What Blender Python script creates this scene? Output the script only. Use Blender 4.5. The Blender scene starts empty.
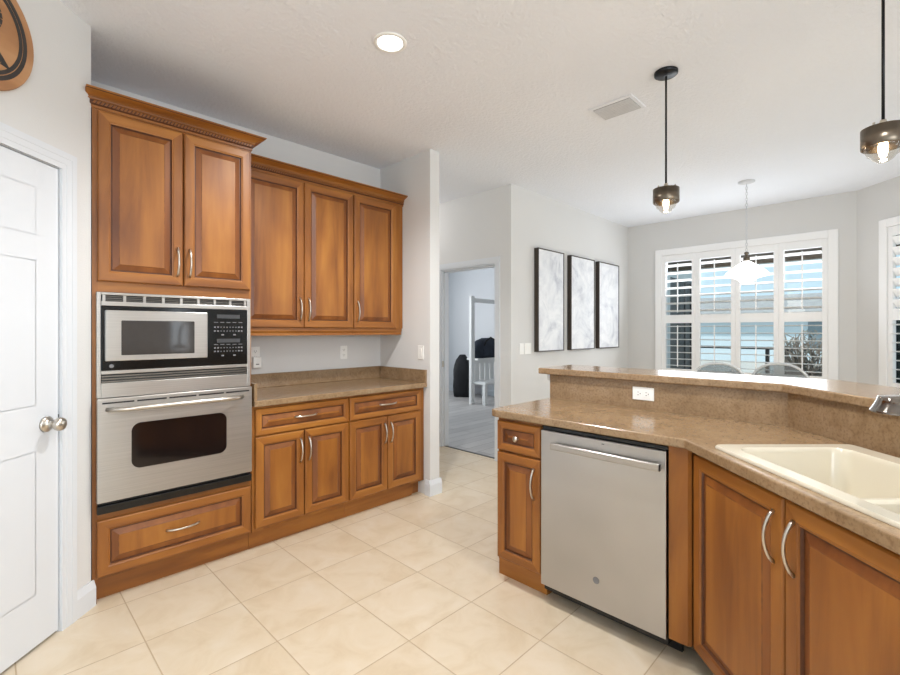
import bpy, bmesh, math, random
from mathutils import Matrix, Vector
random.seed(7)
C = bpy.context.scene.collection
PI = math.pi
SC = bpy.context.scene

# ------------------------------------------------------------------ camera, world, light, exposure
A = math.radians(44.7)                     # heading: X runs along the cabinet wall, Y across the kitchen
EYE = 1.35
cd = bpy.data.cameras.new('camera'); cam = bpy.data.objects.new('camera', cd); C.objects.link(cam)
fw = Vector((math.cos(A), math.sin(A), 0)); rt = Vector((math.sin(A), -math.cos(A), 0))
cam.matrix_world = Matrix(((rt.x, 0, -fw.x, 0), (rt.y, 0, -fw.y, 0), (0, 1, 0, EYE), (0, 0, 0, 1)))
cd.sensor_width = 36; cd.lens = 460 / 900 * 36; cd.shift_y = -6.5 / 900
cd.clip_start = .02; cd.clip_end = 300
SC.camera = cam

w = bpy.data.worlds.new('world'); SC.world = w; w.use_nodes = True
bg = w.node_tree.nodes['Background']
bg.inputs[0].default_value = (.56, .78, .90, 1); bg.inputs[1].default_value = 1.15

def sun(rot, energy, col):
    l = bpy.data.lights.new('sun', 'SUN'); l.energy = energy; l.color = col; l.angle = math.radians(1)
    o = bpy.data.objects.new('sun', l); C.objects.link(o); o.rotation_euler = rot
sun((math.radians(38), 0, math.radians(-125)), 3.0, (1, .96, .9))

def area(name, loc, target, sx, sy, power, col=(1, 1, 1), spread=180):
    l = bpy.data.lights.new(name, 'AREA'); l.shape = 'RECTANGLE'; l.size = sx; l.size_y = sy; l.energy = power; l.color = col
    l.spread = math.radians(spread)
    o = bpy.data.objects.new(name, l); C.objects.link(o); o.location = loc
    d = Vector(target) - Vector(loc)
    o.rotation_euler = d.to_track_quat('-Z', 'Y').to_euler()
    return o
# added lamps for daylight from unseen openings around the camera; only the nook window shows
area('added_key_beside', (-.65, -3.42, 1.70), (-.65, 0, 3.6), 2.9, 1.4, 125, (.91, .955, 1))  # added key lamp, tilted up to brighten the ceiling
area('added_fill_beside', (4.4, -3.42, 1.6), (4.4, 0, 2.9), 1.1, 1.6, 20, (.91, .955, 1))  # second added fill on the patio side
area('added_streak_light', (2.4, -3.42, 1.25), (2.4, 5, 1.25), .26, 2.3, 8, (.86, .93, 1))  # narrow lamp added for a vertical streak on the steel fronts
area('added_fill_rear', (-2.42, -1.75, 1.5), (0, -1.75, 3.0), 2.6, 1.7, 14, (.91, .955, 1))  # added fill from behind the camera, source unseen
area('daylight_nook_window', (6.42, 1.48, 1.62), (3, 1.48, 2.7), 1.75, 1.5, 26, (.91, .955, 1))

SC.view_settings.view_transform = 'Standard'; SC.view_settings.look = 'None'
SC.view_settings.exposure = -0.05; SC.view_settings.gamma = 1; SC.view_settings.use_curve_mapping = False
SC.cycles.use_denoising = True
SC.cycles.max_bounces = 12; SC.cycles.diffuse_bounces = 7; SC.cycles.glossy_bounces = 5; SC.cycles.transmission_bounces = 8
SC.cycles.transparent_max_bounces = 16; SC.cycles.caustics_reflective = False; SC.cycles.caustics_refractive = False
SC.cycles.sample_clamp_indirect = 6

# ------------------------------------------------------------------ materials
def srgb(r, g, b):
    f = lambda v: (v / 255 / 12.92) if v / 255 <= .04045 else ((v / 255 + .055) / 1.055) ** 2.4
    return (f(r), f(g), f(b), 1)
class NT:
    def __init__(s, name):
        s.m = bpy.data.materials.new(name); s.m.use_nodes = True; s.t = s.m.node_tree
        s.b = s.t.nodes['Principled BSDF']
    def n(s, kind, **kw):
        x = s.t.nodes.new(kind)
        for k, v in kw.items(): setattr(x, k, v)
        return x
    def l(s, a, b): s.t.links.new(a, b)
    def math(s, op, a, b=None):
        x = s.n('ShaderNodeMath', operation=op)
        for i, v in enumerate((a, b)):
            if v is None: continue
            if isinstance(v, (int, float)): x.inputs[i].default_value = v
            else: s.l(v, x.inputs[i])
        return x.outputs[0]
    def ramp(s, fac, stops):
        r = s.n('ShaderNodeValToRGB'); e = r.color_ramp.elements
        while len(e) < len(stops): e.new(.5)
        for i, (p, c) in enumerate(stops): e[i].position = p; e[i].color = c
        s.l(fac, r.inputs[0]); return r.outputs[0]
    def coords(s, scale, space='Object'):
        tc = s.n('ShaderNodeTexCoord'); mp = s.n('ShaderNodeMapping'); mp.inputs['Scale'].default_value = scale
        s.l(tc.outputs[space], mp.inputs[0]); return mp.outputs[0]
    def noise(s, vec, scale, detail=3, rough=.5, dist=0):
        x = s.n('ShaderNodeTexNoise'); x.inputs['Scale'].default_value = scale; x.inputs['Detail'].default_value = detail
        x.inputs['Roughness'].default_value = rough; x.inputs['Distortion'].default_value = dist
        s.l(vec, x.inputs['Vector']); return x.outputs[0]
    def mix(s, fac, a, b, mode='MIX'):
        x = s.n('ShaderNodeMix', data_type='RGBA', blend_type=mode)
        for i, v in ((0, fac), (6, a), (7, b)):
            if isinstance(v, (int, float, tuple)): x.inputs[i].default_value = v
            else: s.l(v, x.inputs[i])
        return x.outputs[2]
    def bump(s, h, strength, dist=.002):
        x = s.n('ShaderNodeBump'); x.inputs['Strength'].default_value = strength; x.inputs['Distance'].default_value = dist
        s.l(h, x.inputs['Height']); s.l(x.outputs[0], s.b.inputs['Normal'])
    def set(s, **kw):
        for k, v in kw.items(): s.b.inputs[k.replace('_', ' ')].default_value = v
        return s
def plain(name, col, rough=.5, metal=0, emit=None, es=0, coat=0, var=.04, scale=30):
    s = NT(name); s.set(Roughness=rough, Metallic=metal)
    v = s.noise(s.coords((1, 1, 1)), scale, 2)
    dark = tuple(c * (1 - var * 2) for c in col[:3]) + (1,)
    s.l(s.ramp(v, [(.3, dark), (.7, col)]), s.b.inputs['Base Color'])
    if coat: s.b.inputs['Coat Weight'].default_value = coat; s.b.inputs['Coat Roughness'].default_value = .15
    if emit: s.b.inputs['Emission Color'].default_value = emit; s.b.inputs['Emission Strength'].default_value = es
    return s.m
def wood(name, horiz=False, c0=(112, 62, 20), c1=(152, 94, 34), c2=(175, 116, 47)):
    s = NT(name)
    g = (.9, 8, 8) if horiz else (8, .9, 8)
    oi = s.n('ShaderNodeObjectInfo')
    tc = s.n('ShaderNodeTexCoord'); ad = s.n('ShaderNodeVectorMath', operation='ADD')
    s.l(tc.outputs['Object'], ad.inputs[0])
    sc_ = s.n('ShaderNodeVectorMath', operation='SCALE'); s.l(oi.outputs['Location'], sc_.inputs[0]); sc_.inputs['Scale'].default_value = 3.1
    s.l(sc_.outputs[0], ad.inputs[1])
    mp = s.n('ShaderNodeMapping'); mp.inputs['Scale'].default_value = g; s.l(ad.outputs[0], mp.inputs[0])
    n1 = s.noise(mp.outputs[0], 1.2, 5, .55, .4)
    mp2 = s.n('ShaderNodeMapping'); mp2.inputs['Scale'].default_value = (2.2, 5, 5) if horiz else (5, 2.2, 5); s.l(ad.outputs[0], mp2.inputs[0])
    n2 = s.noise(mp2.outputs[0], .8, 2, .5, .3)
    base = s.ramp(n1, [(.25, srgb(*c0)), (.52, srgb(*c1)), (.8, srgb(*c2))])
    blot = s.ramp(n2, [(.34, (.72, .63, .54, 1)), (.56, (1, 1, 1, 1))])
    s.l(s.mix(.7, base, blot, 'MULTIPLY'), s.b.inputs['Base Color'])
    s.set(Roughness=.42); s.b.inputs['Coat Weight'].default_value = .08; s.b.inputs['Coat Roughness'].default_value = .22
    s.bump(n1, .05, .001)
    return s.m
WOOD, WOODH = wood('maple_grain_upright'), wood('maple_grain_level', True)
WOODG = wood('maple_wiped_glaze', False, (92, 48, 16), (130, 74, 26), (156, 96, 38))
GLAZE = plain('brown_glaze', srgb(92, 49, 19), .45, var=.15)
GLAZE2 = plain('thin_glaze', srgb(132, 77, 30), .42, var=.2)
def steel(name, col=(176, 172, 166), rough=.3, stretch=(2, 160, 2)):
    s = NT(name); v = s.noise(s.coords(stretch), 1.2, 2)
    s.l(s.ramp(v, [(.3, srgb(*[c - 12 for c in col])), (.7, srgb(*col))]), s.b.inputs['Base Color'])
    s.set(Metallic=1, Roughness=rough, Anisotropic=.75); s.bump(v, .02, .0005)
    tv = s.n('ShaderNodeCombineXYZ'); tv.inputs[2].default_value = 1; s.l(tv.outputs[0], s.b.inputs['Tangent'])
    return s.m
STEEL = steel('brushed_steel', (186, 182, 177), .34); STEEL2 = steel('brushed_steel_light', (198, 194, 189), .3)
SLAT = steel('vent_slat_steel', (122, 118, 112), .4)
DWSTEEL = steel('fridge_steel', (190, 188, 186), .32, (2, 2, 2))
NICKEL = plain('satin_nickel', srgb(205, 198, 188), .28, 1, var=.02)
BLACK = plain('black_gloss', srgb(9, 9, 10), .12, var=.02)
BLACKM = plain('black_matt', srgb(20, 19, 19), .5, var=.05)
GLASSDK = plain('oven_glass', srgb(24, 17, 16), .08, var=.05)
MWGLASS = plain('microwave_glass', srgb(62, 58, 56), .06, var=.05)
GREYMARK = plain('grey_marking', srgb(120, 120, 122), .5)
GREYDISP = plain('grey_display', srgb(62, 62, 64), .3)
PAINTW = plain('white_gloss_paint', srgb(219, 222, 226), .32, var=.008, scale=4)
SHUT = plain('shutter_white', srgb(248, 248, 248), .35, var=.005, scale=4)
PLASTIC = plain('white_plastic', srgb(243, 242, 238), .35, var=.005)
PLASTICG = plain('grey_slot', srgb(130, 128, 124), .5)
ALMOND = plain('almond_sink', srgb(209, 200, 180), .2, coat=.4, var=.012, scale=5)
BRONZE = plain('dark_bronze', srgb(112, 101, 88), .3, .9, var=.05)
BLKMET = plain('black_metal', srgb(34, 34, 36), .35, .6, var=.03)
def wallmat(name, col, bump=.25, sc_=140, rough=.85, dist=.004):
    s = NT(name); co = s.coords((1, 1, 1)); v = s.noise(co, sc_, 4, .6); big = s.noise(co, 1.2, 2)
    d = tuple(c * .97 for c in srgb(*col)[:3]) + (1,)
    s.l(s.ramp(big, [(.3, d), (.7, srgb(*col))]), s.b.inputs['Base Color']); s.set(Roughness=rough)
    s.bump(v, bump, dist); return s.m
WALL = wallmat('wall_paint_grey', (219, 218, 216)); CEIL = wallmat('ceiling_knockdown', (239, 242, 248), 1.0, 46, .85, .007)
BEDWALL = wallmat('bedroom_wall_paint', (214, 215, 217))
EXT = wallmat('outside_stucco', (200, 205, 206), .5, 60)
def floor_tile():
    s = NT('beige_floor_tile'); g = s.n('ShaderNodeNewGeometry'); sp = s.n('ShaderNodeSeparateXYZ'); s.l(g.outputs['Position'], sp.inputs[0])
    T = .4045
    def edge(o, off):
        q = s.math('DIVIDE', s.math('SUBTRACT', o, off), T); fr = s.math('FRACT', q); fl = s.math('FLOOR', q)
        return s.math('MINIMUM', fr, s.math('SUBTRACT', 1.0, fr)), fl
    ex, fx = edge(sp.outputs[0], .490 - T * 20); ey, fy = edge(sp.outputs[1], 2.346 - T * 30)
    e = s.math('MINIMUM', ex, ey); grout = s.math('LESS_THAN', e, .0062)
    cb = s.n('ShaderNodeCombineXYZ'); s.l(fx, cb.inputs[0]); s.l(fy, cb.inputs[1])
    wn = s.n('ShaderNodeTexWhiteNoise'); wn.noise_dimensions = '3D'; s.l(cb.outputs[0], wn.inputs['Vector'])
    off = s.n('ShaderNodeVectorMath', operation='MULTIPLY_ADD'); s.l(wn.outputs['Color'], off.inputs[0]); off.inputs[1].default_value = (9, 9, 9); s.l(g.outputs['Position'], off.inputs[2])
    v = s.noise(off.outputs[0], 5.5, 5, .6, .7)
    tile = s.ramp(v, [(.28, srgb(210, 190, 160)), (.5, srgb(220, 203, 177)), (.75, srgb(226, 212, 191))])
    tint = s.ramp(wn.outputs['Value'], [(0, (.955, .94, .92, 1)), (1, (1, 1, 1, 1))])
    tile = s.mix(1.0, tile, tint, 'MULTIPLY')
    s.l(s.mix(grout, tile, srgb(190, 168, 138)), s.b.inputs['Base Color'])
    s.l(s.math('ADD', s.math('MULTIPLY', grout, .4), .3), s.b.inputs['Roughness'])
    hh = s.ramp(e, [(.004, (0, 0, 0, 1)), (.012, (1, 1, 1, 1))]); s.bump(hh, .5, .002)
    return s.m
TILE = floor_tile()
def laminate():
    s = NT('tan_stone_laminate'); co = s.coords((1, 1, 1))
    a = s.noise(co, 7, 6, .65, .8); b = s.noise(co, 95, 3, .6); c = s.noise(co, 38, 4, .6, .4)
    base = s.ramp(a, [(.3, srgb(138, 113, 84)), (.5, srgb(151, 125, 95)), (.72, srgb(161, 136, 107))])
    sp = s.ramp(b, [(.36, (.72, .68, .64, 1)), (.5, (1, 1, 1, 1)), (.7, (1.0, 1.0, 1.0, 1))])
    sp2 = s.ramp(c, [(.36, (.90, .87, .84, 1)), (.55, (1, 1, 1, 1))])
    s.l(s.mix(1.0, s.mix(.8, base, sp, 'MULTIPLY'), sp2, 'MULTIPLY'), s.b.inputs['Base Color']); s.set(Roughness=.18)
    return s.m
STONE = laminate()
def planks():
    s = NT('grey_floor_planks'); v = s.noise(s.coords((1, 7, 1)), 1.6, 5, .6); br = s.n('ShaderNodeTexBrick'); s.l(s.coords((1, 1, 1)), br.inputs[0])
    br.inputs['Color1'].default_value = srgb(190, 187, 184); br.inputs['Color2'].default_value = srgb(168, 165, 163); br.inputs['Mortar'].default_value = srgb(110, 106, 104)
    br.inputs['Scale'].default_value = 1; br.inputs['Mortar Size'].default_value = .003; br.inputs['Brick Width'].default_value = 1.3; br.inputs['Row Height'].default_value = .17
    s.l(s.mix(.5, br.outputs[0], s.ramp(v, [(.3, (.72, .72, .72, 1)), (.7, (1, 1, 1, 1))]), 'MULTIPLY'), s.b.inputs['Base Color']); s.set(Roughness=.4)
    return s.m
PLANK = planks()
def pane_mat(name='window_glass', tint=(1, 1, 1, 1), refl=.02):
    s = NT(name); tr = s.n('ShaderNodeBsdfTransparent'); tr.inputs[0].default_value = tint
    gl = s.n('ShaderNodeBsdfGlossy'); gl.inputs['Roughness'].default_value = .02
    mx = s.n('ShaderNodeMixShader'); mx.inputs[0].default_value = refl
    s.l(tr.outputs[0], mx.inputs[1]); s.l(gl.outputs[0], mx.inputs[2])
    s.l(mx.outputs[0], s.t.nodes['Material Output'].inputs[0]); return s.m
PANE = pane_mat()
CLEAR = pane_mat('clear_lamp_glass', (.93, .91, .87, 1), .18)
ACRYL = pane_mat('clear_acrylic', (.66, .70, .72, 1), .2)

# ------------------------------------------------------------------ mesh helpers
class MB:
    def __init__(s): s.bm = bmesh.new(); s.mats = []
    def mi(s, m):
        if m not in s.mats: s.mats.append(m)
        return s.mats.index(m)
    def face(s, vs, m, smooth=False):
        f = s.bm.faces.new(vs); f.material_index = s.mi(m); f.smooth = smooth; return f
    def v(s, *p): return s.bm.verts.new(p)
    def box(s, x0, x1, y0, y1, z0, z1, m):
        x0, x1 = sorted((x0, x1)); y0, y1 = sorted((y0, y1)); z0, z1 = sorted((z0, z1))
        p = [s.v(x, y, z) for z in (z0, z1) for y in (y0, y1) for x in (x0, x1)]
        for q in ((0, 2, 3, 1), (4, 5, 7, 6), (0, 1, 5, 4), (2, 6, 7, 3), (0, 4, 6, 2), (1, 3, 7, 5)): s.face([p[i] for i in q], m)
        return s
    def loft(s, loops, m, close=True, caps=(True, True), smooth=False):
        L = [[s.v(*p) for p in lp] for lp in loops]; n = len(L[0])
        for k in range(len(L) - 1):
            mm = m[k] if isinstance(m, (list, tuple)) else m
            for i in range(n if close else n - 1):
                j = (i + 1) % n
                mq = mm(i) if callable(mm) else mm
                s.face([L[k][i], L[k][j], L[k + 1][j], L[k + 1][i]], mq, smooth)
        m0 = m[0] if isinstance(m, (list, tuple)) else m; m1 = m[-1] if isinstance(m, (list, tuple)) else m
        if callable(m0): m0 = m0(0)
        if callable(m1): m1 = m1(1)
        if caps[0]: s.face(list(reversed(L[0])), m0)
        if caps[1]: s.face(L[-1], m1)
        return s
    def rings(s, x0, x1, y0, y1, z, prof, horiz=None):
        """concentric rectangles: prof = [(inset, depth, material of the band leading up to it)]"""
        loops, ms = [], []
        for k, (i, d, m) in enumerate(prof):
            loops.append([(x0 + i, y0 + i, z + d), (x1 - i, y0 + i, z + d), (x1 - i, y1 - i, z + d), (x0 + i, y1 - i, z + d)])
            if k: ms.append((lambda q, m=m: horiz if (horiz and m is WOOD and q in (0, 2)) else m))
        return s.loft(loops, ms)
    def prism(s, pts, z0, z1, m):
        return s.loft([[(x, y, z0) for x, y in pts], [(x, y, z1) for x, y in pts]], m)
    def cyl(s, p0, p1, r0, r1, m, n=20, smooth=True, caps=(True, True)):
        p0, p1 = Vector(p0), Vector(p1); d = (p1 - p0).normalized()
        a = d.orthogonal().normalized(); b = d.cross(a)
        lp = lambda p, r: [tuple(p + (a * math.cos(t) + b * math.sin(t)) * r) for t in (2 * PI * i / n for i in range(n))]
        return s.loft([lp(p0, r0), lp(p1, r1)], m, caps=caps, smooth=smooth)
    def tube(s, pts, r, m, n=10):
        pts = [Vector(p) for p in pts]; loops = []; a = None
        for i, p in enumerate(pts):
            d = (pts[min(i + 1, len(pts) - 1)] - pts[max(i - 1, 0)]).normalized()
            a = d.orthogonal().normalized() if a is None else (a - d * a.dot(d)).normalized()
            b = d.cross(a); rr = r[i] if isinstance(r, (list, tuple)) else r
            loops.append([tuple(p + (a * math.cos(t) + b * math.sin(t)) * rr) for t in (2 * PI * k / n for k in range(n))])
        return s.loft(loops, m, smooth=True)
    def lathe(s, prof, m, c=(0, 0, 0), n=32, axis='z', caps=(False, False)):
        loops = []
        for r, h in prof:
            lp = []
            for i in range(n):
                t = 2 * PI * i / n; x, y = r * math.cos(t), r * math.sin(t)
                lp.append((c[0] + x, c[1] + y, c[2] + h) if axis == 'z' else (c[0] + h, c[1] + x, c[2] + y) if axis == 'x' else (c[0] + x, c[1] + h, c[2] - y))
            loops.append(lp)
        return s.loft(loops, m, caps=caps, smooth=True)
    def sphere(s, c, r, m, n=16, sx=(1, 1, 1)):
        loops = []
        for k in range(1, n // 2 + 0):
            ph = PI * k / (n // 2)
            loops.append([(c[0] + r * sx[0] * math.sin(ph) * math.cos(t), c[1] + r * sx[1] * math.sin(ph) * math.sin(t), c[2] - r * sx[2] * math.cos(ph)) for t in (2 * PI * i / n for i in range(n))])
        return s.loft(loops, m, smooth=True)
    def fill(s, loops, z0, z1, m, smooth_sides=False):
        """flat plate with holes: loops of (x, y), outer first"""
        es = []
        for lp in loops:
            vs = [s.v(x, y, z1) for x, y in lp]
            es += [s.bm.edges.new((vs[i], vs[(i + 1) % len(vs)])) for i in range(len(vs))]
        r = bmesh.ops.triangle_fill(s.bm, edges=es, use_beauty=True, normal=(0, 0, 1))
        fs = [g for g in r['geom'] if isinstance(g, bmesh.types.BMFace)]
        k = s.mi(m)
        for f in fs: f.material_index = k
        if z0 != z1:
            ex = bmesh.ops.extrude_face_region(s.bm, geom=fs, use_keep_orig=True)
            vs = [g for g in ex['geom'] if isinstance(g, bmesh.types.BMVert)]
            bmesh.ops.translate(s.bm, verts=vs, vec=(0, 0, z0 - z1))
            for f in s.bm.faces:
                if f.material_index >= len(s.mats): f.material_index = k
        return s
    def build(s, name, parent=None, bevel=0, seg=2, recalc=True):
        if recalc: bmesh.ops.recalc_face_normals(s.bm, faces=s.bm.faces)
        me = bpy.data.meshes.new(name); s.bm.to_mesh(me); s.bm.free()
        for m in s.mats: me.materials.append(m)
        o = bpy.data.objects.new(name, me); C.objects.link(o)
        if parent is not None: o.parent = parent
        if bevel:
            b = o.modifiers.new('bevel', 'BEVEL'); b.width = bevel; b.segments = seg; b.limit_method = 'ANGLE'; b.angle_limit = math.radians(40)
        return o
def frame_matrix(origin, u):
    u = Vector((u[0], u[1], 0)).normalized(); n = u.cross(Vector((0, 0, 1)))
    return Matrix(((u.x, 0, n.x, origin[0]), (u.y, 0, n.y, origin[1]), (0, 1, 0, origin[2]), (0, 0, 0, 1)))
def tag(o, label=None, cat=None, group=None, kind=None):
    for k, v in (('label', label), ('category', cat), ('group', group), ('kind', kind)):
        if v: o[k] = v
    return o
def thing(name, label, cat, mat=None, loc=None, group=None):
    o = bpy.data.objects.new(name, None); C.objects.link(o); o.empty_display_size = .1
    if mat is not None: o.matrix_world = mat
    elif loc is not None: o.location = loc
    return tag(o, label, cat, group)
def kids(o): return [c for c in bpy.data.objects if c.parent == o]
def dup(o, parent=None):
    c = o.copy(); C.objects.link(c); c.parent = parent
    for ch in kids(o): dup(ch, c)
    return c
def struct(o, label, cat='wall'): return tag(o, label, cat, kind='structure')
def rrect(x0, x1, y0, y1, r, n=6):
    out = []
    for cx, cy, a0 in ((x1 - r, y0 + r, -PI / 2), (x1 - r, y1 - r, 0), (x0 + r, y1 - r, PI / 2), (x0 + r, y0 + r, PI)):
        for i in range(n + 1):
            t = a0 + PI / 2 * i / n; out.append((cx + r * math.cos(t), cy + r * math.sin(t)))
    return out
S2 = math.sqrt(.5)
CH = 2.84                                     # ceiling height

# ------------------------------------------------------------------ setting
def wall_box(name, x0, x1, y0, y1, label, m=WALL, z0=0, z1=CH):
    return struct(MB().box(x0, x1, y0, y1, z0, z1, m).build(name), label)
struct(MB().prism([(-2.6, -3.6), (6.63, -3.6), (6.63, 2.95), (3.80, 2.95), (3.80, 5.3), (.2, 5.3), (-2.6, 2.5)], -.1, 0, TILE).build('floor'), 'beige square tile floor of kitchen and nook', 'floor')
struct(MB().box(3.80, 9.9, 2.95, 7.7, -.1, -.001, PLANK).build('floor_bedroom'), 'grey plank floor beyond the doorway', 'floor')
struct(MB().prism([(-2.6, -3.6), (6.63, -3.6), (6.63, 2.95), (9.9, 2.95), (9.9, 7.7), (.2, 7.7), (-2.6, 2.5)], CH, CH + .1, CEIL).build('ceiling'), 'white knockdown textured ceiling', 'ceiling')

# pantry wall at 45 degrees: local u to the right along the wall, v up, n into the kitchen
K = 2.47
PW = frame_matrix((.365, 2.835, 0), (1, 1))   # u = 0 at the outer corner, negative to the left
DR = -.191; DW_ = .76; DT = 2.075             # door right edge, width, top
def wall_open(name, M, u0, u1, holes, label, m=WALL, th=.1):
    """wall slab in a frame with rectangular holes (u0, u1, v0, v1)"""
    b = MB(); us = sorted({u0, u1, *[h[0] for h in holes], *[h[1] for h in holes]})
    for a, c in zip(us, us[1:]):
        hs = [h for h in holes if h[0] <= a + 1e-6 and h[1] >= c - 1e-6]; v = 0
        for h in sorted(hs, key=lambda h: h[2]):
            if h[2] > v + 1e-6: b.box(a, c, v, h[2], -th, 0, m)
            v = h[3]
        if v < CH: b.box(a, c, v, CH, -th, 0, m)
    o = b.build(name); o.matrix_world = M
    return struct(o, label)
wall_open('wall_pantry', PW, -4.0, 0, [(DR - DW_ - .02, DR + .02, 0, DT + .02)], 'light grey angled wall around the white pantry door')
wall_box('wall_side', .26, .36, 2.92, 3.54, 'short grey wall beside the tall oven cabinet')
wall_box('wall_back', .36, 2.562, 3.44, 3.54, 'grey wall behind the wooden cabinets')
wall_box('wall_wing', 2.562, 2.668, 2.765, 5.3, 'grey wing wall ending the cabinet run')
wall_box('wall_hall', 2.668, 3.745, 5.2, 5.3, 'wall at the end of the side hall')
DWF = frame_matrix((3.745, 2.837, 0), (0, -1))  # doorway wall, faces -X; u = 0 at the corner, negative towards the hall
wall_open('wall_doorway', DWF, -2.40, 0, [(-1.021, -.200, 0, 2.06)], 'grey wall with the open bedroom doorway', th=.12)
wall_box('wall_picture', 3.865, 6.63, 2.837, 2.95, 'bright grey wall hung with three framed pictures')
WWF = frame_matrix((6.51, 0, 0), (0, -1))       # window wall, u = -Y
wall_open('wall_window', WWF, -2.837, -.365, [(-2.36, -.60, .75, 2.37)], 'grey nook wall with the wide shuttered window', th=.12)
BWF = frame_matrix((6.51, .365, 0), (-1, -1))   # bay wall
wall_open('wall_bay', BWF, 0, 1.85, [(.285, 1.5, .75, 2.37)], 'grey angled bay wall with the second shuttered window', th=.12)
EX, EY = 6.51 - 1.85 * S2, .365 - 1.85 * S2
wall_box('wall_nook', EX, EX + .12, -3.5, EY, 'nook wall right of the view')
RF = frame_matrix((5.2, -3.5, 0), (-1, 0))      # faces +Y
wall_open('wall_patio', RF, 0, 7.75, [(.2, 1.4, 0, 2.45), (2.65, 2.95, 0, 2.45), (4.3, 7.4, 0, 2.45)], 'wall with added patio door openings beside the camera')
LF = frame_matrix((-2.5, -3.5, 0), (0, 1))      # faces +X
wall_open('wall_rear', LF, 0, 3.5, [(.4, 3.1, .4, 2.4)], 'wall behind the camera')
wall_box('wall_bedroom', 9.78, 9.9, 2.95, 7.6, 'far bedroom wall', BEDWALL)
wall_box('wall_bedroom_back', 7.42, 7.5, 2.96, 7.6, 'bluish white bedroom wall behind the bags', BEDWALL)
wall_box('wall_bedroom_side', 3.865, 9.9, 7.6, 7.7, 'bluish white bedroom side wall', BEDWALL)
wall_open('wall_lanai', frame_matrix((6.63, 2.94, 0), (1, 0)), 0, 3.27, [(1.86, 3.0, .05, 2.3)], 'outside wall seen left through the window', EXT, .05)

# casings and baseboards
def casing(name, M, u0, u1, vt, label, wd=.085, th=.018, sides=(1, 1)):
    b = MB()
    offs = [0, wd * .3, wd * .65, wd]
    for k, t in enumerate((.8, .9, 1)):
        a, c = offs[k], offs[k + 1]; la, ra = (a if sides[0] else 0), (a if sides[1] else 0)
        if sides[0]: b.box(u0 - c, u0 - a, 0, vt + c, 0, th * t, PAINTW)
        if sides[1]: b.box(u1 + a, u1 + c, 0, vt + c, 0, th * t, PAINTW)
        b.box(u0 - la, u1 + ra, vt + a, vt + c, 0, th * t, PAINTW)
    o = b.build(name); o.matrix_world = M
    return struct(o, label, 'trim')
casing('trim_1', PW, DR - DW_ - .006, DR + .006, DT + .006, 'white moulded casing around the pantry door', .078)
casing('trim_2', DWF, -1.021, -.200, 2.06, 'white casing around the open bedroom doorway', .062)
b = MB(); 
b.box(-1.021, -1.008, 0, 2.047, -.12, .0, PAINTW); b.box(-.213, -.200, 0, 2.047, -.12, 0, PAINTW); b.box(-1.021, -.2, 2.047, 2.06, -.12, 0, PAINTW)
b.box(-1.008, -.995, 0, 2.04, -.075, -.04, PAINTW); b.box(-.226, -.213, 0, 2.04, -.075, -.04, PAINTW); b.box(-1.008, -.213, 2.03, 2.047, -.075, -.04, PAINTW)
jamb = b.build('trim_3'); jamb.matrix_world = DWF; struct(jamb, 'white jamb lining the bedroom doorway', 'trim')
b = MB(); b.box(-1.0078, -1.003, .93, 1.0, -.035, -.005, NICKEL); b.build('strike_plate', jamb)
def baseboard(name, M, u0, u1, label, hgt=.125):
    b = MB(); b.loft([[(u, 0, 0), (u, 0, .016), (u, hgt * .72, .016), (u, hgt * .82, .012), (u, hgt * .9, .009), (u, hgt, .006), (u, hgt, 0)] for u in (u0, u1)], PAINTW)
    o = b.build(name); o.matrix_world = M; return struct(o, label, 'baseboard')
baseboard('baseboard_pantry', PW, DR + .084, .012, 'white baseboard right of the pantry door')
baseboard('baseboard_pier', frame_matrix((2.562, 2.765, 0), (1, 0)), -.016, .122, 'white baseboard around the wing wall end')
baseboard('baseboard_wing', frame_matrix((2.562, 2.815, 0), (0, -1)), 0, .050, 'white baseboard beside the base cabinets')
baseboard('baseboard_wing_hall', frame_matrix((2.668, 2.765, 0), (0, 1)), 0, 2.4, 'white baseboard on the hall side of the wing wall')
baseboard('baseboard_doorway', DWF, -.137, 0, 'white baseboard right of the doorway')
baseboard('baseboard_picture', frame_matrix((3.745, 2.837, 0), (1, 0)), 0, 2.76, 'white baseboard under the pictures')
baseboard('baseboard_window', WWF, -2.83, -.37, 'white baseboard under the wide window')
baseboard('baseboard_bay', BWF, 0, 1.85, 'white baseboard on the bay wall')
baseboard('baseboard_bedroom', frame_matrix((7.42, 7.6, 0), (0, -1)), 0, 4.6, 'white baseboard in the bedroom')
struct(MB().box(3.785, 3.812, 3.05, 3.845, -.0005, .005, GREYDISP).build('trim_4'), 'dark threshold strip in the doorway', 'trim')
# unseen patio door and rear window frames, added to go with the daylight lamps
b = MB()
for u in (.2, 1.34, 2.65, 2.91, 4.3, 5.82, 7.34): b.box(u, u + (.04 if 2 < u < 3 else .06), 0, 2.45, -.09, -.03, PAINTW)
for u0, u1 in ((.2, 1.4), (2.65, 2.95), (4.3, 7.4)): b.box(u0, u1, 2.39, 2.45, -.09, -.03, PAINTW); b.box(u0, u1, 0, .05, -.09, -.03, PAINTW)
o = b.build('window_3'); o.matrix_world = RF; struct(o, 'unseen white framed patio doors added beside the camera', 'window')
b = MB()
for u in (.4, 1.72, 3.04): b.box(u, u + .06, .4, 2.4, -.09, -.03, PAINTW)
b.box(.4, 3.1, 2.34, 2.4, -.09, -.03, PAINTW); b.box(.4, 3.1, .4, .46, -.09, -.03, PAINTW)
o = b.build('window_4'); o.matrix_world = LF; struct(o, 'unseen white framed window added behind the camera', 'window')

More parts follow.
